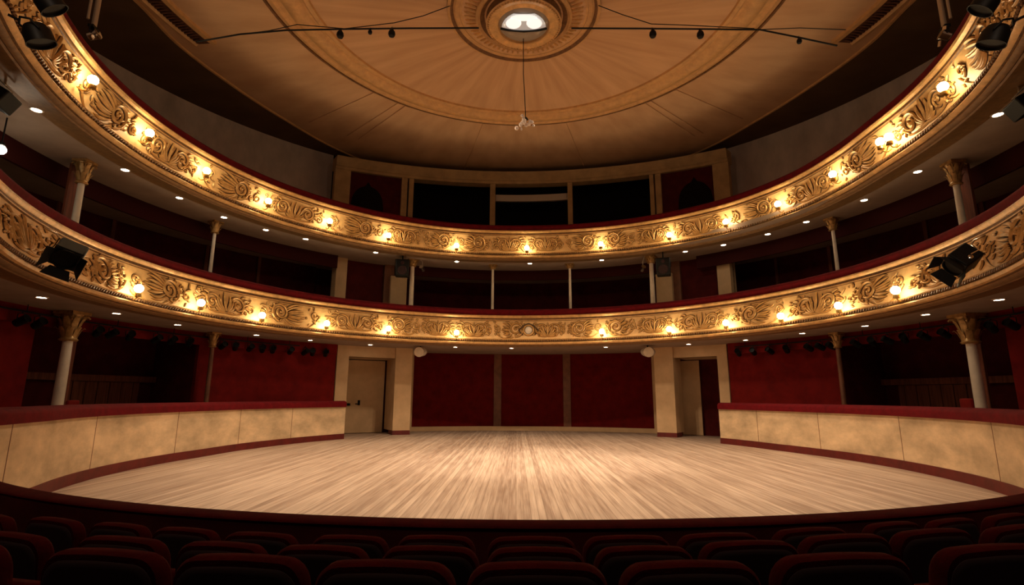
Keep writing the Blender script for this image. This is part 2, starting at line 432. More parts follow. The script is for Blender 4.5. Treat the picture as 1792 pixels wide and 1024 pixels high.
wall('wall_upper_back', 'black_void', 16.0, 16.15, F2, 13.95, -36.5, 36.5)
# pale header panel in the middle opening
t0, t1 = fx(868), fx(993)
q = MB(); q.arcbox(RF + .35, RF + .5, pR(930, 352, RF + .35).z, pR(930, 341, RF + .35).z, t0, t1, step=.5)
tag(q.build('header_board', 'grey_plastic'), 'pale horizontal board across the middle dark opening above the upper balcony', 'board')

# ---------------------------------------------------------------- ceiling
def cone_arc(name, mt, r0, r1, n=4, th=.1, a0=0, a1=360, full=True):
    q = MB(); rs = [r0 + (r1 - r0) * k / n for k in range(n + 1)]
    pr = [(r, zc(r)) for r in rs] + [(r, zc(r) + th) for r in reversed(rs)]
    q.arc(pr, a0, a1, step=2, full=full, cx=CX); return q.build(name, mt)
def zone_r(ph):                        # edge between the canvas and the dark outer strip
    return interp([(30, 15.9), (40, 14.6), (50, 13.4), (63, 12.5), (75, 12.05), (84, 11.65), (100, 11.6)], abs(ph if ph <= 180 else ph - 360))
def zone(name, mt, ra, rb, th=.1, n=5):
    q = MB(); N = 240; vs = []; fs = []
    for i in range(N):
        ph = 360 * i / N; a = R_(ph); A, B = ra(ph), rb(ph)
        rs = [A + (B - A) * k / n for k in range(n + 1)]
        for r, dz in [(r, 0) for r in rs] + [(r, th) for r in reversed(rs)]:
            vs.append(Vector((CX + r * math.sin(a), YC + r * math.cos(a), zc(r) + dz)))
    K = 2 * n + 2
    for i in range(N):
        for j in range(K): fs.append((i * K + j, (i + 1) % N * K + j, (i + 1) % N * K + (j + 1) % K, i * K + (j + 1) % K))
    q.add(vs, fs); return struct(q.build(name, mt))
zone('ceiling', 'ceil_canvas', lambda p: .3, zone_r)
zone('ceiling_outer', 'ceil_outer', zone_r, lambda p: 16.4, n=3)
q = MB(); N = 240; vs = []
for i in range(N):
    ph = 360 * i / N; a = R_(ph)
    for r, dz in ((-.07, .02), (-.05, -.06), (.05, -.06), (.07, .02)):
        rr = zone_r(ph) + r; vs.append(Vector((CX + rr * math.sin(a), YC + rr * math.cos(a), zc(rr) + dz)))
q.add(vs, [(i * 4 + j, (i + 1) % N * 4 + j, (i + 1) % N * 4 + (j + 1) % 4, i * 4 + (j + 1) % 4) for i in range(N) for j in range(4)])
struct(q.build('trim_ceiling_outer', 'ceil_gold'))
def ring(name, mt, prof, r0):
    q = MB(); q.arc([(r0 + r, zc(r0 + r) + z) for r, z in prof], 0, 360, step=2, full=True, cx=CX); return struct(q.build(name, mt))
ring('trim_ceiling_inner', 'ceil_gold', [(-.72, .02), (-.70, -.07), (-.58, -.10), (-.5, -.04), (-.42, -.05), (-.3, -.16), (-.1, -.20), (.08, -.16), (.16, -.06), (.3, -.07), (.38, -.13), (.5, -.1), (.55, .02)], 6.65)
ring('trim_ceiling_fine', 'ceil_dark_line', [(-.05, .02), (-.04, -.05), (.04, -.05), (.05, .02)], 7.32)
for k, ph in enumerate((-39.0, -36.6, -47.2, 40.6, 38.8, 48.9, -12, 14)):
    wd = .07 if k in (0, 1, 3, 4) else .03
    q = MB()
    r0, r1 = 7.4, (12.6 if k < 6 else 15.6)
    a = R_(ph); d = Vector((math.sin(a), math.cos(a), 0)); nn = Vector((d.y, -d.x, 0))
    vs = []
    for r in (r0, r1):
        for t, dz in ((-wd, .02), (-wd, -.04), (wd, -.04), (wd, .02)):
            vs.append(Vector((CX, YC, zc(r) + dz)) + d * r + nn * t)
    q.add(vs, [(0, 1, 5, 4), (1, 2, 6, 5), (2, 3, 7, 6), (0, 4, 7, 3), (0, 3, 2, 1), (4, 5, 6, 7)])
    struct(q.build('trim_ceiling_rib_%d' % (k + 1), 'ceil_gold' if wd > .06 and False else 'ceil_canvas'))
for s, side in ((-1, 'left'), (1, 'right')):
    q = MB()
    q.arc([(r, zc(r) + z) for r, z in ((10.45, .02), (10.45, -.12), (10.6, -.14), (10.68, -.06), (11.2, -.06), (11.28, -.14), (11.4, -.12), (11.4, .02))], s * 74.5, s * 112, step=1, cx=CX, mi=[0, 0, 0, 1, 0, 0, 0, 0])
    for k in range(60):
        ph = s * (75.2 + k * .6); a = R_(ph)
        q.box((CX + 10.94 * math.sin(a), YC + 10.94 * math.cos(a), zc(10.94) - .07), (.05, .4, .05), Matrix.Rotation(-a, 3, 'Z'), 1)
    struct(q.build('trim_ceiling_grille_' + side, ['ceil_gold', 'ceil_slot']))

# central rose with its lantern
zr = zc(2.0)
t = thing('ceiling_rose', 'gilded round plaster rose with fluted ring at the centre of the ceiling', 'ceiling rose', (CX, YC, zr))
q = MB(); q.arc([(1.98 - .26, zr + .06), (1.98 - .24, zr - .05), (1.98 - .14, zr - .07), (1.98 - .08, zr - .02), (1.98, zr - .08), (2.06, zr - .05), (2.08, zr + .1)], 0, 360, step=2, full=True, cx=CX, mi=[1, 0, 0, 1, 0, 1, 0]); q.build('outer_ring', ['ceil_gold', 'ceil_dark_line'], t)
q = MB(); q.arc([(.2, zr + .1), (.2, zr - .015), (1.66, zr - .015), (1.67, zr - .05), (1.73, zr - .05), (1.75, zr + .1)], 0, 360, step=3, full=True, cx=CX, mi=[1, 1, 0, 0, 0, 0]); q.build('rose_plate', ['ceil_gold', 'ceil_dark_line'], t)
q = MB()
NF = 64
for k in range(NF):
    a = 2 * PI * k / NF; M = Matrix.Rotation(-a, 3, 'Z')
    prof = []
    for r, h, w_ in ((1.12, .06, .032), (1.3, .14, .038), (1.48, .14, .044), (1.6, .08, .034), (1.64, .0, .01)):
        prof.append((r, h, w_))
    vs = []
    for r, h, w_ in prof:
        for tt, hh in ((-w_, 0), (-w_ * .6, h * .8), (0, h), (w_ * .6, h * .8), (w_, 0)):
            vs.append(M @ Vector((tt, r, 0)) + Vector((CX, YC, zr - .01 - hh)))
    q.add(vs, [(i * 5 + j, i * 5 + j + 1, i * 5 + j + 6, i * 5 + j + 5) for i in range(4) for j in range(4)])
q.build('fluted_ring', 'gilt_lip', t)
q = MB(); q.arc([(1.22, zr), (1.30, zr - .10), (1.30, zr - .20), (1.24, zr - .26), (1.18, zr - .20), (1.02, zr - .12), (.98, zr - .30), (1.02, zr - .36), (.94, zr - .40), (.80, zr - .36), (.70, zr - .40), (.66, zr - .34), (.66, zr)], 0, 360, step=3, full=True, cx=CX, mi=[0, 0, 0, 0, 1, 1, 0, 0, 2, 2, 0, 0, 0]); q.build('lantern_collar', ['ceil_gold', 'ceil_dark_line', 'gilt_lip'], t)
q = MB()
for k in range(72):
    a = 2 * PI * k / 72; q.ball((CX + .96 * math.sin(a), YC + .96 * math.cos(a), zr - .40), .032, 6, 5)
q.build('bead_ring', 'gilt_lip', t)
q = MB(); q.lathe([(.001, -.52), (.25, -.51), (.45, -.47), (.60, -.41), (.67, -.35)], 40, (CX, YC, zr)); o = q.build('glass_bowl', 'lens_grey', t)
q = MB()                                           # half of the bowl towards the seats, its reflections put in as glow
n = 24; vs = []; fs = []
rows = 7
for j in range(rows):
    u = .05 + .9 * j / (rows - 1)
    for k in range(n + 1):
        v = -1 + 2 * k / n
        yy = -(.02 + .56 * u); half = math.sqrt(max(0, .62**2 - yy * yy)) * .96
        xx = v * half; rr = math.hypot(xx, yy)
        vs.append(Vector((CX + xx, YC + yy, zr - .555 + .30 * rr * rr)))
for j in range(rows - 1):
    for k in range(n): fs.append((j * (n + 1) + k, j * (n + 1) + k + 1, (j + 1) * (n + 1) + k + 1, (j + 1) * (n + 1) + k))
q.add(vs, fs); q.build('bright_pane', 'pane_glow', t)
for sx in (-1, 1):
    q = MB(); q.ball((CX + sx * .27, YC - .27, zr - .565 + .30 * .15), .21, 20, 10, (1, .95, .22)); q.build('bright_blob', 'lens_glow', t)  # bright reflections on the bowl, made as glowing blobs
q = MB(); q.ball((CX, YC - .46, zr - .50), .16, 20, 10, (2.2, .7, .25)); q.build('bright_blob', 'lens_glow', t)
q = MB(); q.tube([(CX - .62, YC + .0, zr - .46), (CX - .4, YC - .02, zr - .53), (CX, YC - .03, zr - .57), (CX + .4, YC - .02, zr - .53), (CX + .62, YC, zr - .46)], .028, 8); q.build('glazing_bar', 'black', t)

# ---------------------------------------------------------------- balconies
def fascia(balcony, RT, ZT, RBt, ZB):
    # points of the fascia, t=0 at the top edge, t=1 at the bottom edge
    def at(ph, t, h=0, wf=None):
        r = RT + (RBt - RT) * t - h + (wf(ph) if wf else 0)
        return P(ph, r, ZT + (ZB - ZT) * t)
    return at

def stroke(q, path, w, h, mapf, gl=True):
    """a raised leaf or tendril: path of (u,v), width profile w(t), height h"""
    n = len(path); rows = []
    for i, (u, v) in enumerate(path):
        a = path[max(i - 1, 0)]; b = path[min(i + 1, n - 1)]
        du, dv = b[0] - a[0], b[1] - a[1]; L = math.hypot(du, dv) or 1
        nx, ny = -dv / L, du / L
        ww = max(.003, w(i / (n - 1)) * 1.22); hh = h * min(1, .35 + ww / .02)
        for k, (sx, sh) in enumerate(((-1.62, -.004 / max(h, .001)), (-1, .35), (-.5, .85), (0, 1), (.5, .85), (1, .35), (1.62, -.004 / max(h, .001)))):
            rows.append(mapf(u + nx * ww * sx, v + ny * ww * sx, hh * sh if sh > 0 else -.003))
    fs = []; mm = []
    for i in range(n - 1):
        for k in range(6):
            fs.append((i * 7 + k, i * 7 + k + 1, i * 7 + k + 8, i * 7 + k + 7)); mm.append(1 if k in (0, 5) else 0)
    q.add(rows, fs, mm)

def curve(p0, p1, bend, n=10):
    (x0, y0), (x1, y1) = p0, p1
    mx, my = (x0 + x1) / 2 - (y1 - y0) * bend, (y0 + y1) / 2 + (x1 - x0) * bend
    return [((1 - t)**2 * x0 + 2 * t * (1 - t) * mx + t * t * x1, (1 - t)**2 * y0 + 2 * t * (1 - t) * my + t * t * y1) for t in [k / n for k in range(n + 1)]]
def spiral(cx, cy, r0, r1, a0, turns, n=26):
    return [(cx + (r0 + (r1 - r0) * k / n) * math.cos(a0 + turns * 2 * PI * k / n), cy + (r0 + (r1 - r0) * k / n) * math.sin(a0 + turns * 2 * PI * k / n)) for k in range(n + 1)]
def leafw(wm): return lambda t: wm * math.sin(PI * min(1, .12 + t * .88))**.8
def taper(w0, w1): return lambda t: w0 + (w1 - w0) * t

def motif(q, W, H, mapf, kind, rnd):
    """scrollwork of one bay: W wide, H tall, origin in the middle"""
    hw, hh = W / 2, H / 2
    J = lambda s=.02: rnd.uniform(-s, s)
    S = lambda path, w, h=.032: stroke(q, path, w, h, mapf)
    m_ = rnd.choice((-1, 1))
    if kind == 0:      # big volute with plumes
        cx = m_ * hw * .30; cy = .02
        S(spiral(cx, cy, hh * .92, .04, -PI / 2 + J(.3), m_ * 1.9, 40), taper(.030, .016), .045)
        q.add(*ball_patch(mapf, cx, cy, .05, .05))
        for k in range(8):                         # plumes sweeping away from the volute
            t = k / 7; a = PI / 2 + m_ * (.35 + 1.9 * t)
            x0 = cx - m_ * hh * .80 * (.6 + .4 * math.sin(t * PI)); y0 = -hh * .55 + t * hh * .9
            x1 = cx - m_ * (hw * .62 + .16 * math.sin(t * 3)) + J(.03); y1 = -hh * .9 + t * hh * 1.85 + J(.03)
            S(curve((x0 + J(), y0), (x1, y1), m_ * (.25 - .5 * t) + J(.1), 9), leafw(.030 + J(.006)), .040)
        for k in range(7):                         # petals round the outside of the volute
            a = -PI * .55 + k * PI * .19
            S(curve((cx + m_ * hh * .7 * math.cos(a), cy + hh * .72 * math.sin(a)), (cx + m_ * hh * 1.28 * math.cos(a + .3), cy + hh * .95 * math.sin(a + .3)), m_ * .3, 7), leafw(.028), .034)
        S(curve((cx - m_ * .1, -hh * .88), (-m_ * hw * .95, -hh * .1 + J(.08)), m_ * .45, 16), taper(.022, .010), .032)
        S(spiral(-m_ * hw * .80, hh * .12, .15, .025, -PI / 2, m_ * 1.4, 22), taper(.020, .010), .03)
        S(spiral(m_ * hw * .84, -hh * .15, .14, .025, PI / 2, m_ * 1.3, 22), taper(.020, .010), .03)
    else:              # palmette between two scrolls
        S(spiral(-hw * .42, -.02, hh * .78, .03, -PI * .1, 1.7, 36), taper(.026, .014), .040)
        S(spiral(hw * .42, -.02, hh * .78, .03, PI * 1.1, -1.7, 36), taper(.026, .014), .040)
        for k in range(9):
            a = PI * (.08 + .84 * k / 8)
            L = hh * (1.65 - .55 * abs(k - 4) / 4)
            S(curve((.05 * math.cos(a), -hh * .72), (math.cos(a) * L * .95 + J(), -hh * .75 + math.sin(a) * L + J()), (-.28 if k < 4 else (.28 if k > 4 else 0)), 9), leafw(.034), .045)
        for s in (-1, 1):
            S(curve((0, -hh * .8), (s * hw * .55, -hh * .75), -s * .12, 10), taper(.024, .014), .035)
            S(curve((s * hw * .52, -hh * .72), (s * hw * .98, hh * .0 + J(.08)), s * .35, 12), taper(.020, .009), .03)
            S(spiral(s * hw * .82, -hh * .28, .13, .02, PI / 2, -s * 1.3, 22), taper(.018, .010), .03)
            for k in range(5):
                a = (PI / 2 - s * (.5 + k * .42))
                S(curve((s * hw * .42 + hh * .75 * math.cos(a), -.02 + hh * .72 * math.sin(a)), (s * hw * .42 + hh * 1.22 * math.cos(a - s * .25), hh * 1.02 * math.sin(a - s * .25)), s * .3, 7), leafw(.026), .034)
            q.add(*ball_patch(mapf, s * hw * .42, -.02, .045, .05))
    for k in range(17):                            # loose leaves and twigs filling the ends
        s = rnd.choice((-1, 1)); x = s * hw * rnd.uniform(.5, 1.0); y = hh * rnd.uniform(-.75, .85)
        a = rnd.uniform(0, 2 * PI); L = rnd.uniform(.10, .2)
        S(curve((x, y), (max(-hw * 1.02, min(hw * 1.02, x + L * math.cos(a))), max(-hh, min(hh, y + L * math.sin(a)))), rnd.uniform(-.35, .35), 7), leafw(rnd.uniform(.016, .026)), .03)
def ball_patch(mapf, u, v, r, h):
    vs = [mapf(u, v, h)]; fs = []; mm = []
    for j, (rr, hh) in enumerate(((.5, .87), (.85, .5), (1.0, .0), (1.2, -.003 / h))):
        for k in range(10):
            a = 2 * PI * k / 10; vs.append(mapf(u + r * rr * math.cos(a), v + r * rr * math.sin(a), h * hh))
    for k in range(10): fs.append((0, 1 + k, 1 + (k + 1) % 10)); mm.append(0)
    for j in range(3):
        for k in range(10):
            fs.append((1 + j * 10 + k, 1 + (j + 1) * 10 + k, 1 + (j + 1) * 10 + (k + 1) % 10, 1 + j * 10 + (k + 1) % 10)); mm.append(1 if j == 2 else 0)
    return vs, fs, mm

def balcony(name, label, RT, ZT, RBt, ZB, fl, wf, amax, lamps, outer):
    t = thing(name, label, 'balcony', (0, YC, ZB))
    L = lambda k: RT + (RBt - RT) * k
    Z = lambda k: ZT + (ZB - ZT) * k
    # velvet cushion rail
    q = MB(); pr = [(RT + .02, ZT)]
    for k in range(11):
        a = PI * k / 10; pr.append((RT + .23 - .24 * math.cos(a), ZT + .16 + .14 * math.sin(a)))
    pr += [(RT + .47, ZT)]
    q.arc(pr, -amax, amax, rfun=wf, step=1); q.build('velvet_rail', 'velvet', t)
    # upper cornice
    q = MB(); q.arc([(L(0) + .3, Z(0)), (L(0) - .05, Z(0)), (L(0) - .07, Z(.03)), (L(0) - .05, Z(.07)), (L(.08) + .0, Z(.09)), (L(.1) - .0, Z(.14)), (L(.15) - .035, Z(.155)), (L(.17) - .035, Z(.175)), (L(.19), Z(.19)), (L(.19) + .3, Z(.19))], -amax, amax, rfun=wf, step=1, mi=[0, 0, 0, 0, 1, 0, 0, 1, 0, 0])
    q.build('upper_moulding', ['gilt_lip', 'rope_brown'], t)
    # panel
    q = MB(); q.arc([(L(.18), Z(.18)), (L(.35), Z(.35)), (L(.5), Z(.5)), (L(.65), Z(.65)), (L(.78) - .015, Z(.78)), (L(.80) - .05, Z(.80)), (L(.80) + .4, Z(.80)), (L(.18) + .4, Z(.18))], -amax, amax, rfun=wf, step=1)
    q.build('fascia_panel', 'gilt_cream', t)
    # lower mouldings: carved rope and gilded lip
    q = MB(); q.arc([(L(.79) + .2, Z(.795)), (L(.79) - .03, Z(.795)), (L(.83) - .055, Z(.81)), (L(.84) - .04, Z(.835)), (L(.85) - .075, Z(.86)), (L(.88) - .03, Z(.885)), (L(.90) - .07, Z(.90)), (L(.93) - .095, Z(.93)), (L(.96) - .07, Z(.965)), (L(1) - .02, Z(.985)), (L(1) + .02, Z(1)), (L(1) + .4, Z(1)), (L(1) + .4, Z(.8))], -amax, amax, rfun=wf, step=1, mi=[0, 0, 0, 1, 1, 1, 0, 0, 0, 1, 0, 0, 0])
    k = 0; ph = -amax
    while ph < amax:                                # rope twist
        p = P(ph, L(.855) - .075 + wf(ph), Z(.86)); a = R_(ph)
        M = Matrix.Rotation(-a, 3, 'Z') @ Matrix.Rotation(.7, 3, 'Y')
        q.lathe([(.001, -.06), (.026, -.03), (.026, .03), (.001, .06)], 6, p, M, 1, cap=False); ph += .55
    q.build('lower_moulding', ['gilt_lip', 'rope_brown'], t)
    # slab with painted underside
    q = MB(); q.arc([(RBt + .1, ZB + .03), (RBt + .35, ZB), (outer, ZB), (outer, fl), (RT + .5, fl), (RBt + .35, ZB + .1)], -amax, amax, rfun=flare, step=1)
    q.build('soffit_slab', 'soffit', t)
    q = MB(); q.arc([(RBt + .03, ZB - .002), (RBt + .07, ZB - .04), (RBt + .13, ZB - .05), (RBt + .17, ZB - .02), (RBt + .2, ZB - .045), (RBt + .27, ZB - .04), (RBt + .32, ZB - .012), (RBt + .7, ZB - .005), (RBt + .7, ZB + .02), (RBt + .03, ZB + .02)], -amax, amax, rfun=wf, step=1); q.build('soffit_moulding', 'soffit_brown', t)
    # carved scrolls, one relief to each bay between lamps
    ph = sorted(lamps)
    ends = [-132] + ph + [132]
    rnd = random.Random(len(name) * 7 + int(ZT * 10))
    Rm = L(.5)
    for i in range(len(ends) - 1):
        a, b = ends[i], ends[i + 1]
        span = b - a
        nsub = max(1, round(span * R_(1) * Rm / 1.75))
        for j in range(nsub):
            c = a + span * (j + .5) / nsub; W = span / nsub * R_(1) * Rm - .10
            if W < .7: continue
            H = (ZT - ZB) * .575
            def mapf(u, v, h, c=c):
                p_ = c + math.degrees(u / Rm); k_ = .475 - v / (ZT - ZB)
                return P(p_, L(k_) + wf(p_) - .004 - h * 1.5, Z(k_))
            q = MB(); motif(q, W, H, mapf, (i + j) % 2, rnd)
            q.build('scroll_relief', ['gilt_relief', 'relief_dark'], t, angle=60)
    return t

# lamps: where they hang on the balcony fronts
B1R = lambda k: 9.54 + (9.25 - 9.54) * k
B2R = lambda k: 9.38 + (9.64 - 9.38) * k
L1 = [(243, 505), (352, 530), (459, 552), (572, 566), (680, 575), (799, 582), (1053, 580), (1171, 576), (1270, 565), (1366, 553), (1467, 535), (1567, 508)]
L2 = [(163, 140), (262, 233), (362, 299), (470, 352), (577, 387), (680, 412), (799, 430), (922, 434), (1051, 427), (1171, 411), (1270, 388), (1361, 357), (1457, 305), (1540, 248), (1650, 152)]
lp1 = [pR(x, y, 9.08) for x, y in L1]
def on2(x, y, off):
    p = pR(x, y, 9.3)
    for _ in range(4): p = pR(x, y, 9.55 - off + warp2(phi_of(p)))
    return p
lp2 = [on2(x, y, .31) for x, y in L2]
zero = flare
ph1 = [phi_of(p) for p in lp1]; ph2 = [phi_of(p) for p in lp2]
phS1 = [phi_of(pR(118, 447, 9.1)), phi_of(pR(1685, 455, 9.1))]
b1 = balcony('lower_balcony', 'lower gilded balcony with scrolled front, curving above the stage doors', 9.54, B1_TOP, 9.25, B1_BOT, F1, zero, 143, ph1 + phS1, 14.6)
b2 = balcony('upper_balcony', 'upper gilded balcony with scrolled front, just below the ceiling', 9.38, B2_TOP, 9.64, B2_BOT, F2, warp2, 143, ph2 + [-119, 119], 16.2)
# round medallion in the middle of the lower front
p = pR(925, 578, 9.3); ph = phi_of(p); M = Matrix.Rotation(-R_(ph), 3, 'Z') @ Matrix.Rotation(PI / 2, 3, 'X')
q = MB(); q.lathe([(.001, .07), (.10, .06), (.15, .03), (.17, .06), (.21, .07), (.24, .04), (.25, -.05)], 28, p + Vector((0, .04, 0)), M, mi=[0, 0, 1, 2, 2, 1])
q.build('medallion', ['cream_paint', 'relief_dark', 'gilt_relief'], b1)
q = MB()
for s in (-1, 1):
    q.tube([p + Vector((s * .42, .06, .0)), p + Vector((s * .2, .02, .2)), p + Vector((0, .02, .28))], .03, 6)
    q.tube([p + Vector((s * .42, .06, .0)), p + Vector((s * .25, .02, -.2))], .03, 6)
q.build('medallion_strapwork', 'relief_dark', b1)

# ---------------------------------------------------------------- front lamps on the balconies
def make_footlight(label, group):
    t = thing('footlight', label, 'lamp', (0, 0, 0), 0, group, local=True)
    q = MB(); q.ball((0, 0, 0), .10, 14, 10); q.build('bulb', 'lamp_glow', t)
    q = MB(); q.lathe([(.03, -.21), (.075, -.20), (.075, -.13), (.055, -.10), (.05, -.095)], 14); q.build('lamp_holder', 'brass', t)
    q = MB(); q.tube([(0, 0, -.2), (0, .06, -.27), (0, .17, -.27), (0, .26, -.2)], .016, 8); q.build('bracket', 'brass', t)
    return t
fl = None
def place_foot(p, label, group):
    global fl
    rz = -R_(phi_of(p))
    if fl is None:
        fl = make_footlight(label, group); fl.location = p; fl.rotation_euler = (0, 0, rz)
    else: dup(fl, p, rz, label, group)
for i, p in enumerate(lp2):
    k = i - 7
    lab = 'glowing globe lamp at the middle of the upper balcony front' if k == 0 else f'globe lamp on the upper balcony front, {ORD[abs(k)]} {"left" if k < 0 else "right"} of its middle lamp'
    place_foot(p, lab, 'globe lamps on the upper balcony front')
p = on2(1555, 240, .31); place_foot(p, 'extra globe lamp paired close beside the sixth lamp right of middle, upper balcony', 'globe lamps on the upper balcony front')
for i, p in enumerate(lp1):
    k = i - 6 if i < 6 else i - 5
    place_foot(p, f'globe lamp on the lower balcony front, {ORD[abs(k)]} {"left" if k < 0 else "right"} of the round medallion', 'globe lamps on the lower balcony front')

# ---------------------------------------------------------------- recessed downlights in the soffits
D2 = [(64, 192), (219, 297), (314, 346), (392, 380), (465, 402), (535, 418), (660, 440), (801, 455), (927, 459), (1053, 455), (1199, 440), (1270, 430), (1345, 410), (1411, 388), (1512, 350), (1606, 300), (1746, 200)]
D1 = [(73, 520), (204, 548), (311, 568), (449, 586), (543, 595), (648, 603), (797, 607), (895, 609), (1060, 607), (1210, 603), (1306, 595), (1404, 583), (1514, 570), (1620, 550), (1748, 524)]
def make_down(label, group):
    t = thing('downlight', label, 'downlight', (0, 0, 0), 0, group, local=True)
    q = MB(); q.lathe([(.085, -.004), (.095, -.018), (.12, -.014), (.125, .0)], 20, cap=False); q.build('trim_ring', 'grey_plastic', t)
    q = MB(); q.lathe([(.001, -.012), (.086, -.010)], 20, cap=False); q.build('lens', 'down_glow', t)
    return t
dl = None
for lst, z, bal, mid in ((D2, B2_BOT, 'upper', 8), (D1, B1_BOT, 'lower', 7)):
    for i, (x, y) in enumerate(lst):
        p = pZ(x, y, z); r = min(max(rad_of(p), 10.3), 10.9); p = P(phi_of(p), r, z - .001)
        k = i - mid
        lab = f'small downlight under the {bal} balcony, ' + ('the middle one at the back' if k == 0 else f'{ORD[abs(k)]} {"left" if k < 0 else "right"} of the middle one')
        g = f'recessed downlights under the {bal} balcony'
        if dl is None: dl = make_down(lab, g); dl.location = p
        else: dup(dl, p, 0, lab, g)

# ---------------------------------------------------------------- columns
def capital(q, r, z0, z1, k=1.0):
    h = z1 - z0
    q.lathe([(r * 1.15, z0), (r * 1.35, z0 + h * .05), (r * 1.1, z0 + h * .1), (r * 1.15, z0 + h * .3), (r * 1.25, z0 + h * .6), (r * 1.5, z0 + h * .85), (r * 1.6, z0 + h * .9)], 16)
    for tier, (zz, n, rr, hh) in enumerate(((.12, 8, 1.2, .36), (.42, 8, 1.35, .42))):
        for i in range(n):
            a = 2 * PI * (i + .5 * tier) / n
            d = Vector((math.cos(a), math.sin(a), 0)); c = Vector((-d.y, d.x, 0)); vs = []
            for t, ro, wd in ((0, rr * .85, .30), (.35, rr, .45), (.7, rr * 1.2, .42), (.95, rr * 1.5, .25), (.85, rr * 1.65, .12)):
                for s in (-1, 0, 1): vs.append(d * r * (ro + (.1 if s == 0 else 0)) + c * r * wd * s + Vector((0, 0, z0 + h * (zz + hh * t))))
            q.add(vs, [(j * 3 + s, j * 3 + s + 1, j * 3 + s + 4, j * 3 + s + 3) for j in range(4) for s in (0, 1)])
    for i in range(4):
        a = PI / 4 + i * PI / 2; d = Vector((math.cos(a), math.sin(a), 0))
        q.tube([d * r * (1.1 + .8 * (1 - t / 10 * .8) * 1) * 1 + d * r * .5 * math.cos(t * .9) * (1 - t / 12) + Vector((0, 0, z0 + h * .78 + r * .5 * math.sin(t * .9) * (1 - t / 12))) for t in range(10)], r * .16, 6)
    q.box((0, 0, z0 + h * .95), (r * 3.5, r * 3.5, h * .10))
def column(label, p, z0, z1, r, group, shaft='cream_paint', caph=.62, flat=False):
    t = thing('column', label, 'column', (p.x, p.y, z0), -R_(phi_of(p)), group, local=True)
    H = z1 - z0
    q = MB(); q.lathe([(r, .15), (r, .5), (r * .96, H * .5), (r * .86, H - caph)], 20); q.build('shaft', shaft, t)
    q = MB(); q.box((0, 0, .03), (r * 3.2, r * 3.2, .06)); q.lathe([(r * 1.5, .06), (r * 1.6, .09), (r * 1.45, .12), (r * 1.2, .14), (r * 1.3, .17), (r * 1.05, .2), (r, .24)], 20); q.build('base', shaft, t)
    q = MB(); capital(q, r * (1.7 if r < .065 else 1.25), H - caph, H - .002); q.build('capital', 'capital_gold', t, angle=50)
    return t
g1, g2 = 'columns on the stage level', 'columns of the gallery'
for x, y, r, sh, lab, ch in ((126, 546, .125, 'cream_paint', 'tall cream column with gilded leafy capital standing behind the left low wall', .75), (1692, 550, .125, 'cream_paint', 'tall cream column with gilded leafy capital standing behind the right low wall', .75),
                   (362, 583, .075, 'brown_post', 'thin brown column with gilded capital before the left red wall bay', .5), (1474, 583, .075, 'brown_post', 'thin brown column with gilded capital before the right red wall bay', .5)):
    p = pZ(x, y, B1_BOT); p = P(phi_of(p), 11.4, 0)
    column(lab, p, 0, B1_BOT, r, g1, sh, ch)
for x, y, R, r, lab, ch in ((141, 270, 11.0, .085, 'slender cream column with gilded capital nearest the left edge of the gallery', .62), (371, 388, 11.3, .06, 'slender pale column standing in the left dark stretch of the gallery', .42),
                            (720, 452, 10.75, .10, 'stout pale column beside the left black loudspeaker of the gallery', .3), (862, 458, 10.7, .062, 'thin post of the central gallery opening, left one of two', .2),
                            (998, 458, 10.7, .062, 'thin post of the central gallery opening, right one of two', .2), (1142, 452, 10.75, .10, 'stout pale column beside the right black loudspeaker of the gallery', .3),
                            (1463, 388, 11.3, .06, 'slender pale column standing in the right dark stretch of the gallery', .42), (1675, 272, 11.0, .085, 'slender cream column with gilded capital nearest the right edge of the gallery', .62)):
    p = pR(x, y + 60, R); column(lab, P(phi_of(p), R, 0), F1, B2_BOT, r, g2, 'cream_paint', ch)
# brown boards standing behind the two outer columns of each level
for x, y, R, z0, z1, lab in ((118, 640, 11.75, 0, 3.28, 'narrow brown upright board behind the tall left column'), (1712, 640, 11.75, 0, 3.28, 'narrow brown upright board behind the tall right column'),
                        (128, 330, 11.3, F1 + .003, 7.4, 'narrow brown upright board behind the outer left gallery column'), (1690, 330, 11.3, F1 + .003, 7.4, 'narrow brown upright board behind the outer right gallery column')):
    p = pR(x, y, R); ph = phi_of(p); q = MB(); q.arcbox(R, R + .06, z0, z1, ph - .75, ph + .75, step=.5); tag(q.build('upright_board', 'dark_wood'), lab, 'board')

# ---------------------------------------------------------------- stage lights
def Mtrack(phi, tilt): return (tilt, 0, -R_(phi))
def make_can(label, group, lens='can_lens'):
    t = thing('stage_light', label, 'stage light', (0, 0, 0), 0, group, local=True)     # hangs from the origin, beam along -Y and down
    M = Matrix.Rotation(R_(62), 3, 'X')
    c = Vector((0, 0, -.21))
    q = MB(); q.lathe([(.05, -.15), (.085, -.14), (.095, -.05), (.095, .13), (.105, .15), (.10, .15), (.085, .12)], 16, c, M); q.build('housing', 'black', t)
    q = MB(); q.lathe([(.001, .115), (.084, .12)], 16, c, M, cap=False); q.build('lens', lens, t)
    q = MB(); q.tube([(-.115, 0, -.21), (-.115, 0, -.06), (-.05, 0, -.03), (.05, 0, -.03), (.115, 0, -.06), (.115, 0, -.21)], .012, 6); q.tube([(0, 0, -.03), (0, 0, .03)], .016, 6); q.build('yoke', 'black', t)
    return t
can = None
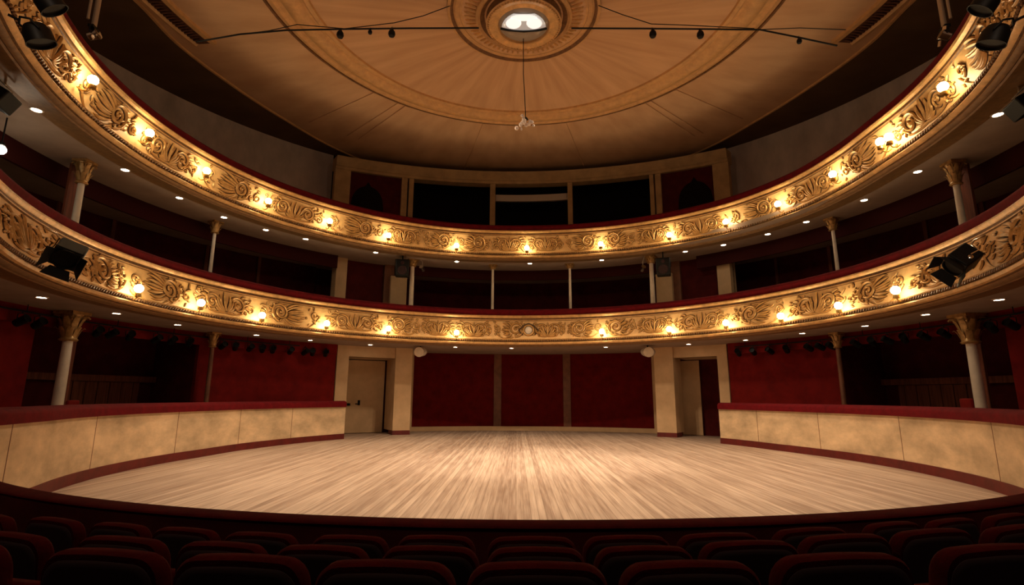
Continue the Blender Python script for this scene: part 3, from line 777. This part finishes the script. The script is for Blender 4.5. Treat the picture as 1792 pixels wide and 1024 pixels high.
for s, side, xs in ((-1, 'left', [(43, 551), (73, 557), (176, 570), (200, 573), (232, 576), (278, 583), (305, 586), (335, 589), (393, 592), (415, 592), (441, 594), (462, 596), (480, 598), (511, 600), (536, 602), (549, 602), (572, 603)]),
                    (1, 'right', [(1765, 557), (1730, 562), (1648, 570), (1613, 575), (1578, 580), (1550, 587), (1523, 590), (1495, 593), (1452, 596), (1433, 597), (1413, 598), (1374, 600), (1345, 601), (1316, 603), (1290, 604)])):
    bar = MB(); bar.arc([(11.5 + .025 * math.cos(k * PI / 3), 3.52 + .025 * math.sin(k * PI / 3)) for k in range(6)], s * 47, s * 118, step=1)
    bt = thing('lighting_bar', f'black pipe carrying small stage lights under the {side} side of the lower balcony', 'pipe', (0, YC, 3.52))
    bar.build('pipe', 'black', bt)
    for a in (49, 57, 70, 79, 92, 104):
        hg = MB(); hg.tube([P(s * a, 11.5, 3.52), P(s * a, 11.5, 3.695)], .012, 6); hg.build('hanger', 'black', bt)
    for i, (x, y) in enumerate(xs):
        ph = phi_of(pR(x, y, 11.45))
        lab = f'small black stage light on the {side} pipe, {ORD[len(xs) - i]} along from the doorway'
        g = f'stage lights on the {side} pipe'
        if can is None: can = make_can(lab, g); can.location = P(ph, 11.5, 3.50); can.rotation_euler = (0, 0, -R_(ph))
        else: dup(can, P(ph, 11.5, 3.50), -R_(ph) + random.uniform(-.5, .5), lab, g)

# big profile spots clamped to the lower balcony front
def big_spot(label, p, ph, roll, pan):
    k_ = .84
    t = thing('profile_spotlight', label, 'spotlight', p, -R_(ph), 'large spotlights on the lower balcony front', local=True)
    M = Matrix.Rotation(pan, 3, 'Z') @ Matrix.Rotation(roll, 3, 'Y') @ Matrix.Rotation(R_(128), 3, 'X')
    q = MB(); q.box((0, -.06, 0), (.50, .44, .50), M); o = q.build('housing', 'black', t, bevel=.04)
    q = MB(); fl_ = [(-.24, -.24), (.24, -.24), (.24, .24), (-.24, .24)]
    q.lathe([(.20, .20), (.22, .30), (.20, .30), (.18, .21)], 20, (0, -.06, 0), M)
    q.build('lens_barrel', 'black', t)
    for k in range(4):
        a = k * PI / 2; MM = M @ Matrix.Rotation(a, 3, 'Z')
        q = MB(); vs = [MM @ Vector(v) for v in ((-.17, .22, .28), (.17, .22, .28), (.25, .34, .48), (-.25, .34, .48), (-.17, .23, .275), (.17, .23, .275), (.25, .35, .475), (-.25, .35, .475))]
        q.add([v + Vector((0, -.06, 0)) for v in vs], [(0, 1, 2, 3), (7, 6, 5, 4), (0, 4, 5, 1), (1, 5, 6, 2), (2, 6, 7, 3), (3, 7, 4, 0)]); q.build('barn_door', 'black', t, smooth=False)
    q = MB(); q.tube([M @ Vector((-.24, -.02, .0)), M @ Vector((-.25, -.05, -.18)), Vector((-.08, .12, .32)), Vector((.08, .12, .32)), M @ Vector((.25, -.05, -.18)), M @ Vector((.24, -.02, 0))], .018, 8)
    q.tube([(0, .12, .30), (0, .2, .42), (0, .42, .52)], .022, 8); q.build('yoke', 'chrome', t)
    q = MB(); q.lathe([(.05, 0), (.05, .05), (.02, .06)], 12, M @ Vector((.2, -.06, .05)), M @ Matrix.Rotation(PI / 2, 3, 'Y')); q.build('tilt_knob', 'chrome', t); t.scale = (k_, k_, k_)
    q = MB(); q.lathe([(.001, .235), (.18, .235)], 20, (0, -.06, 0), M, cap=False); q.build('lens', 'can_lens', t)
    return t
pa = pR(114, 445, 8.75); big_spot('large black spotlight with barn doors on the left of the lower balcony front', pa, phi_of(pa), .3, -1.25)
pb = pR(1690, 455, 8.85); big_spot('large black spotlight with barn doors on the right of the lower balcony front', pb, phi_of(pb), -.35, 0)
# black drum lights at the ends of the upper balcony
def drum(label, p, ph, tilt):
    t = thing('drum_spotlight', label, 'spotlight', p, -R_(ph), 'drum spotlights on the upper balcony front', local=True)
    M = Matrix.Rotation(tilt, 3, 'X'); k = .6
    q = MB(); q.lathe([(.10 * k, -.2 * k), (.2 * k, -.18 * k), (.26 * k, -.05 * k), (.27 * k, .18 * k), (.28 * k, .22 * k), (.26 * k, .22 * k), (.24 * k, .16 * k)], 24, (0, 0, 0), M); q.build('housing', 'black', t)
    q = MB(); q.lathe([(.001, .15 * k), (.24 * k, .16 * k)], 24, (0, 0, 0), M, cap=False); q.build('lens', 'black', t)
    q = MB(); q.tube([(-.29 * k, 0, 0), (-.29 * k, .1, .08), (-.15 * k, .19, .1), (.15 * k, .19, .1), (.29 * k, .1, .08), (.29 * k, 0, 0)], .014, 8); q.tube([(0, .19, .1), (0, .3, .12)], .018, 8); q.build('yoke', 'black', t)
    return t
for x, y, lab, R in ((66, 60, 'black drum spotlight on the upper balcony front in the top left corner', 9.25), (84, 2, 'black drum spotlight cut by the top edge, above the left corner drum light', 9.25),
                  (1741, 62, 'black drum spotlight on the upper balcony front in the top right corner', 9.25), (1726, 4, 'black drum spotlight cut by the top edge, above the right corner drum light', 9.25)):
    p = pR(x, y, R - .32); drum(lab, p, phi_of(p), R_(155 if y > 30 else 140))
# drop pipes with chrome lamps, hung from the ceiling
for s, side, xx, x2 in ((-1, 'left', 164, 160), (1, 'right', 1653, 1662)):
    R = 9.95
    p = pR(xx, 48, R); zt = zc(R) - .12
    t = thing('drop_pipe_light', f'pale vertical drop pipe with a chrome lamp at its foot, top {side}', 'stage light', p, -R_(phi_of(p)), 'drop pipe lights', local=True)
    q = MB(); q.tube([(0, 0, 0), (0, 0, zt - p.z)], .055, 12); q.tube([(s * .16, .05, .1), (s * .16, .05, zt - p.z)], .03, 10); q.build('drop_pipe', 'steel_pipe', t)
    q = MB(); q.box((0, 0, -.02), (.24, .12, .06)); q.tube([(-.12, 0, -.03), (-.12, 0, -.2)], .015, 6); q.tube([(.12, 0, -.03), (.12, 0, -.2)], .015, 6); q.build('yoke', 'black', t)
    M = Matrix.Rotation(R_(65), 3, 'X')
    q = MB(); q.lathe([(.05, -.12), (.09, -.1), (.10, .05), (.12, .10), (.10, .10)], 16, (0, -.02, -.2), M); q.build('housing', 'chrome', t)
    q = MB(); q.lathe([(.001, .085), (.1, .09)], 16, (0, -.02, -.2), M, cap=False); q.build('lens', 'bulb_lens', t)
    q = MB(); q.box((-.12, -.08, -.32), (.1, .02, .12), Matrix.Rotation(.5, 3, 'Y')); q.box((.13, -.08, -.1), (.14, .02, .08), Matrix.Rotation(.5, 3, 'Y')); q.build('barn_door', 'chrome', t, smooth=False)
# black lanterns under the ends of the upper balcony
for x, y, side in ((2, 178, 'left'), (1790, 190, 'right')):
    p = pZ(x, y, 7.0); p = P(phi_of(p), rad_of(p), 0); p.z = 7.05
    t = thing('soffit_floodlight', f'black floodlight cut by the {side} edge under the upper balcony', 'spotlight', p, -R_(phi_of(p)), 'floodlights under the upper balcony', local=True)
    q = MB(); q.box((0, 0, 0), (.5, .3, .34), Matrix.Rotation(.5, 3, 'X')); q.build('housing', 'black', t, bevel=.03)
    q = MB(); q.tube([(-.27, 0, 0), (-.27, 0, .3), (.27, 0, .3), (.27, 0, 0)], .014, 6); q.tube([(0, 0, .3), (0, 0, .40)], .02, 6); q.build('yoke', 'chrome', t)
p = pR(1, 262, 11.2)
t = thing('wall_lamp', 'white glowing lamp cut by the left edge below the upper balcony', 'lamp', p, -R_(phi_of(p)), local=True)
q = MB(); q.ball((0, 0, 0), .1, 12, 8); q.build('bulb', 'down_glow', t)
q = MB(); q.lathe([(.05, .08), (.07, .1), (.05, .16), (.015, .18), (.015, B2_BOT - p.z)], 12); q.build('stem', 'black', t)

# ---------------------------------------------------------------- loudspeakers
for s, side, x, y in ((-1, 'left', 704, 467), (1, 'right', 1161, 465)):
    p = pR(x, y + 3, 10.25)
    t = thing('loudspeaker', f'black loudspeaker hung high on the {side} pier of the gallery', 'loudspeaker', p, -R_(phi_of(p)) + s * .3, 'black loudspeakers of the gallery', local=True)
    q = MB(); q.box((0, 0, 0), (.55, .45, .72)); q.build('cabinet', 'black', t, bevel=.05)
    q = MB(); q.lathe([(.20, 0), (.17, .02), (.06, -.03), (.001, -.0)], 20, (0, -.23, -.12), Matrix.Rotation(PI / 2, 3, 'X')); q.lathe([(.08, 0), (.06, .015), (.001, -.0)], 16, (0, -.23, .2), Matrix.Rotation(PI / 2, 3, 'X')); q.build('driver', 'seat_shell', t)
    q = MB(); q.tube([(-.3, 0, 0), (-.3, 0, .39), (.3, 0, .39), (.3, 0, 0)], .012, 6); q.tube([(0, 0, .39), (0, 0, B2_BOT - p.z - .002)], .025, 8); q.build('bracket', 'black', t)
    p = pR(739 if s < 0 else 1125, 470, 10.45)
    t = thing('clamp_light', f'small chrome spotlight beside the {side} black loudspeaker', 'stage light', p, -R_(phi_of(p)), 'small chrome spotlights of the gallery', local=True)
    M = Matrix.Rotation(R_(55), 3, 'X') @ Matrix.Rotation(s * .6, 3, 'Y')
    q = MB(); q.lathe([(.04, -.16), (.075, -.13), (.08, .08), (.1, .12), (.085, .12)], 14, (0, 0, 0), M); q.build('housing', 'chrome', t)
    q = MB(); q.lathe([(.001, .1), (.085, .11)], 14, (0, 0, 0), M, cap=False); q.build('lens', 'lens_grey', t)
    q = MB(); q.tube([(0, .02, .05), (0, .02, .30), (s * .1, .02, B2_BOT - p.z - .002)], .016, 6); q.build('bracket', 'steel_pipe', t)
    p = pR(735 if s < 0 else 1134, 616, 10.6)
    t = thing('egg_speaker', f'rounded pale loudspeaker under the lower balcony by the {side} pier', 'loudspeaker', p, -R_(phi_of(p)) + s * .4, 'pale rounded loudspeakers', local=True)
    q = MB(); q.ball((0, 0, 0), .30, 20, 14, (1.0, .8, .66)); q.build('cabinet', 'grey_plastic', t)
    q = MB(); q.lathe([(.21, .0), (.20, .03), (.001, .05)], 20, (0, -.2, -.02), Matrix.Rotation(R_(100), 3, 'X')); q.build('grille', 'cream_paint', t)
    q = MB(); q.tube([(0, .05, .1), (0, .08, B1_BOT - p.z - .002)], .03, 8); q.build('bracket', 'black', t)

# ---------------------------------------------------------------- cables and lamps across the ceiling
YL = 12.25
def yP(x, y, Y=YL):
    w = ray(x, y); t = Y / w.y; return Vector((w.x * t, Y, w.z * t + EYE))
q = MB(); q.tube([yP(345, 73), yP(420, 60), yP(500, 53), yP(600, 51), yP(720, 49.5), yP(838, 49)], .022, 8); tag(q.build('lamp_cable', 'black'), 'dark cable strung across the ceiling from its left side to the rose', 'cable')
q = MB(); q.tube([yP(1000, 49.5), yP(1120, 50), yP(1240, 51), yP(1330, 52), yP(1400, 66), yP(1465, 80)], .022, 8); tag(q.build('lamp_cable', 'black'), 'dark cable strung across the ceiling from the rose to its right side', 'cable')
q = MB(); q.tube([yP(345, 72, 12.1), yP(400, 63, 12.1), yP(470, 54, 12.1), yP(520, 43, 12.1), yP(600, 50, 12.1)], .012, 6); tag(q.build('slack_wire', 'black'), 'thin slack wire doubling the left end of the ceiling cable', 'wire')
q = MB(); q.tube([yP(588, 52, 12.15), yP(640, 46, 12.15), yP(690, 40, 12.15), yP(740, 28, 12.15), yP(788, 10, 12.15)], .012, 6); tag(q.build('stay_wire', 'black'), 'thin wire rising from the cable to the left rim of the rose', 'wire', 'stay wires of the ceiling rose')
q = MB(); q.tube([yP(1043, 8, 12.15), yP(1090, 26, 12.15), yP(1140, 42, 12.15), yP(1200, 44, 12.15), yP(1320, 50, 12.15)], .012, 6); tag(q.build('stay_wire', 'black'), 'thin wire rising from the cable to the right rim of the rose', 'wire', 'stay wires of the ceiling rose')
q = MB(); q.tube([yP(1325, 52, 12.1), yP(1400, 49, 12.1), yP(1480, 52, 12.1)], .012, 6); tag(q.build('slack_wire', 'black'), 'thin straight wire doubling the right end of the ceiling cable', 'wire')
for x, y, k, lab in ((596, 52, 1, 'black pear shaped lamp on the ceiling cable, outermost left'), (648, 51, .6, 'tiny dark lamp on the ceiling cable between two larger left lamps'), (686, 50, 1, 'black pear shaped lamp on the ceiling cable, nearest the rose on the left'),
                  (1142, 51, 1, 'black pear shaped lamp on the ceiling cable, nearest the rose on the right'), (1225, 52, 1, 'black pear shaped lamp on the ceiling cable, outermost right'), (1398, 66, .7, 'small grey fitting on the sagging right end of the ceiling cable')):
    p = yP(x, y)
    t = thing('hanging_lamp', lab, 'lamp', p, 0, 'lamps on the ceiling cable', local=True)
    q = MB(); q.lathe([(.03 * k, .0), (.045 * k, -.04 * k), (.085 * k, -.10 * k), (.095 * k, -.17 * k), (.07 * k, -.23 * k), (.001, -.26 * k)], 14); q.build('shade', 'black', t)
    q = MB(); q.tube([(0, 0, -.01), (0, 0, .05)], .018, 6); q.build('clip', 'steel_pipe', t)
# crystal on a wire
pts = [yP(916, 84, 12.9), yP(916, 130, 12.9), yP(918, 165, 12.9), yP(920, 208, 12.9)]
top = Vector((pts[0].x, 12.9, zc(2.0) - .08))
t = thing('hanging_crystal', 'small pale crystal cluster hanging on a thin wire below the rose', 'pendant', pts[-1], 0, local=False)
q = MB(); q.tube([top] + pts, .011, 6); q.build('wire', 'black', t)
q = MB(); rc = random.Random(3)
for k in range(22):
    d = Vector((rc.gauss(0, .1), rc.gauss(0, .08), rc.gauss(-.1, .05))); q.ball(pts[-1] + d, rc.uniform(.03, .06), 6, 4, (1, 1, rc.uniform(.7, 1.5)))
q.build('crystals', 'crystal', t, smooth=False)
q = MB(); q.lathe([(.02, .05), (.05, .02), (.07, -.02), (.02, -.04)], 12, pts[-1]); q.build('cap', 'black', t)

# ---------------------------------------------------------------- small red chairs behind the low walls
for x, y, side in ((145, 707, 'left'), (1673, 704, 'right')):
    p = pR(x, y, 9.6)
    t = thing('red_chair', f'small red upholstered chair showing over the {side} low wall', 'chair', (p.x, p.y, 0), -R_(phi_of(p)), 'red chairs behind the low walls', local=True)
    h = p.z + .08
    q = MB(); q.box((0, .22, (h + .5) / 2), (.36, .07, h - .5)); q.build('backrest', 'red_fabric', t, bevel=.05)
    q = MB(); q.box((0, 0, .46), (.42, .42, .09)); q.build('seat', 'red_fabric', t, bevel=.03)
    for sx in (-1, 1):
        for sy in (-1, 1):
            q = MB(); q.tube([(sx * .17, sy * .17, 0), (sx * .16, sy * .16, .43)], .018, 8); q.build('leg', 'black', t)

# ---------------------------------------------------------------- seating area in front
q = MB()
t = thing('stage_barrier', 'dark red velvet topped curved barrier between the stage and the seat rows', 'barrier', (0, BY, 0))
q.arc([(BR, -.5), (BR + .22, -.5), (BR + .22, .672), (BR, .672)], 180 - 36, 180 + 36, step=1, cx=.05, cy=BY); q.build('barrier_wall', 'maroon_fabric', t)
q = MB(); pr = []
for k in range(11):
    a = PI * k / 10; pr.append((BR + .11 + .12 * math.cos(a), .672 + .025 * math.sin(a)))
q.arc(pr, 180 - 36, 180 + 36, step=1, cx=.05, cy=BY); q.build('velvet_rail', 'velvet_seat', t)

row_z = (1.02, .88, .77)               # tops of the backrests
rows = ([(-70, 942), (195, 958), (430, 967), (678, 977), (940, 980), (1203, 978), (1465, 965), (1730, 950)],
        [(25, 930), (220, 937), (395, 946), (567, 952), (754, 953), (938, 955), (1125, 953), (1307, 944), (1473, 933), (1625, 924), (1775, 917)],
        [(-12, 897), (102, 905), (215, 914), (330, 922), (460, 930), (615, 935), (764, 935), (931, 937), (1096, 935), (1255, 931), (1415, 922), (1557, 912), (1660, 906), (1757, 898)])
TH = 1.0
m2 = MB()
for k, (y0, y1) in enumerate(((-1.6, 2.55), (2.55, 3.2), (3.2, 6.3))):
    z = row_z[k] - TH
    m2.box((0, (y0 + y1) / 2 + (0 if k else 0), z - .25), (18, y1 - y0, .5))
struct(m2.build('floor_seating', 'maroon_fabric', smooth=False))

def rounded_pad(q, w, h, th, r, z0, y0, lean=.12, nseg=6, crown=.012):
    """upholstered pad standing upright: rounded top corners, soft edges"""
    out = [(-w / 2, 0), (w / 2, 0)]
    for k in range(nseg + 1):
        a = PI / 2 * k / nseg; out.append((w / 2 - r + r * math.cos(a), h - r + r * math.sin(a)))
    m_ = 6
    for k in range(1, m_): out.append((w / 2 - r - (w - 2 * r) * k / m_, h + crown * math.sin(PI * k / m_)))
    for k in range(nseg + 1):
        a = PI / 2 + PI / 2 * k / nseg; out.append((-w / 2 + r + r * math.cos(a), h - r + r * math.sin(a)))
    n = len(out); cx, cz = 0, h * .5; vs = []
    layers = ((.90, -th / 2), (.965, -th * .46), (1, -th * .25), (1, th * .25), (.965, th * .46), (.90, th / 2))
    for sc, y in layers:
        for x, z in out:
            zz = cz + (z - cz) * (1 - (1 - sc) * (w / h) if z > cz else 1); xx = x * sc
            vs.append(Vector((xx, y0 + y - zz * lean, z0 + zz)))
    fs = []
    for j in range(len(layers) - 1):
        for k in range(n): fs.append((j * n + k, j * n + (k + 1) % n, (j + 1) * n + (k + 1) % n, (j + 1) * n + k))
    fs += [tuple(range(n)), tuple((len(layers) - 1) * n + k for k in range(n - 1, -1, -1))]
    q.add(vs, fs)
def make_seat(label, group):
    t = thing('theatre_seat', label, 'seat', (0, 0, 0), 0, group, local=True)       # faces +Y, floor at z=0, top at z=TH
    q = MB(); rounded_pad(q, .535, .62, .085, .095, TH - .63, .06, crown=.006); q.build('backrest', 'velvet_seat', t, angle=50)
    q = MB(); rounded_pad(q, .492, .585, .03, .09, TH - .625, .021, crown=.005); q.build('back_panel', 'seat_shell', t, angle=50)
    q = MB(); q.box((0, .17, .60), (.42, .10, .38), Matrix.Rotation(-.12, 3, 'X')); q.build('seat_cushion', 'velvet_seat', t, bevel=.03)
    for s in (-1, 1):
        q = MB(); q.box((s * .243, .20, .62), (.046, .30, .05)); q.box((s * .243, .18, .31), (.035, .22, .57)); q.build('armrest', 'seat_shell', t, bevel=.012)
    q = MB(); q.box((0, .18, .03), (.44, .22, .06)); q.box((0, .18, .22), (.07, .12, .36)); q.build('pedestal', 'black', t)
    return t
seat = None
rown = ('nearest row', 'middle row', 'row by the barrier')
for k, lst in enumerate(rows):
    PP = [pZ(x, y, row_z[k]) for x, y in lst]
    for i, (x, y) in enumerate(lst):
        gap = min((PP[i] - PP[j]).length for j in (i - 1, i + 1) if 0 <= j < len(PP)); 
        p = pZ(x, y, row_z[k]); z = row_z[k] - TH
        d = Vector((0 - p.x, 13.0 - p.y)); rz = -math.atan2(d.x, d.y)
        lab = f'dark red velvet seat in the {rown[k]}, {ORD[i + 1]} from the left'
        g = f'theatre seats of the {rown[k]}'
        loc = (p.x, p.y, z)
        if seat is None: seat = make_seat(lab, g); seat.location = loc; seat.rotation_euler = (0, 0, rz)
        else:
            o = dup(seat, loc, rz, lab, g); o.scale = (min(1.04, gap / .575), 1, 1)

# ---------------------------------------------------------------- light
def spot(name, loc, target, power, size, blend, col, rad=.3):
    l = bpy.data.lights.new(name, 'SPOT'); l.energy = power; l.spot_size = R_(size); l.spot_blend = blend; l.color = col; l.shadow_soft_size = rad
    o = bpy.data.objects.new(name, l); C.objects.link(o); o.location = loc
    o.rotation_euler = (Vector(target) - Vector(loc)).to_track_quat('-Z', 'Y').to_euler(); return o
def point(name, loc, power, col, rad=.3):
    l = bpy.data.lights.new(name, 'POINT'); l.energy = power; l.color = col; l.shadow_soft_size = rad
    o = bpy.data.objects.new(name, l); C.objects.link(o); o.location = loc; return o
WARM = (1, .72, .44)
for k, (xx, pw) in enumerate(((-4.68, 1350), (-3.31, 1350), (3.57, 1350), (4.82, 1350))):
    spot('stage_flood', (xx, YL, 10.75), (.3 + xx * .22, 14.2, 0), pw * 1.5, 99, .7, (1, .73, .48), .12)
for xx in (-3.31, 3.57):
    spot('stage_spot', (xx, YL, 10.72), (.45, 14.2, 0), 2700, 44, 1.0, (1, .80, .58), .12)
for xx in (-5.0, 5.0):
    point('fill_light', (xx, 1.0, 8.6), 260, (1, .72, .5), .35)  # unseen fill lamps, added high over the seats to raise the general light

# ---------------------------------------------------------------- camera
cam = bpy.data.cameras.new('camera'); cam.lens = F / 1792 * 36; cam.sensor_width = 36; cam.sensor_fit = 'HORIZONTAL'
cam.clip_start = .05
co = bpy.data.objects.new('camera', cam); C.objects.link(co)
Mw = Matrix((( CAMM[0][0], CAMM[0][2], -CAMM[0][1]), (CAMM[1][0], CAMM[1][2], -CAMM[1][1]), (CAMM[2][0], CAMM[2][2], -CAMM[2][1])))
co.matrix_world = Matrix.Translation((0, 0, EYE)) @ Mw.to_4x4()
sc = bpy.context.scene
sc.camera = co
w = bpy.data.worlds.new('world'); sc.world = w; w.use_nodes = True
w.node_tree.nodes['Background'].inputs[0].default_value = (.02, .012, .008, 1)
w.node_tree.nodes['Background'].inputs[1].default_value = .05
sc.view_settings.view_transform = 'Standard'; sc.view_settings.look = 'None'; sc.view_settings.gamma = 1; sc.view_settings.exposure = 0
sc.view_settings.use_curve_mapping = False
for o in bpy.data.objects:
    if '_local' in o: del o['_local']
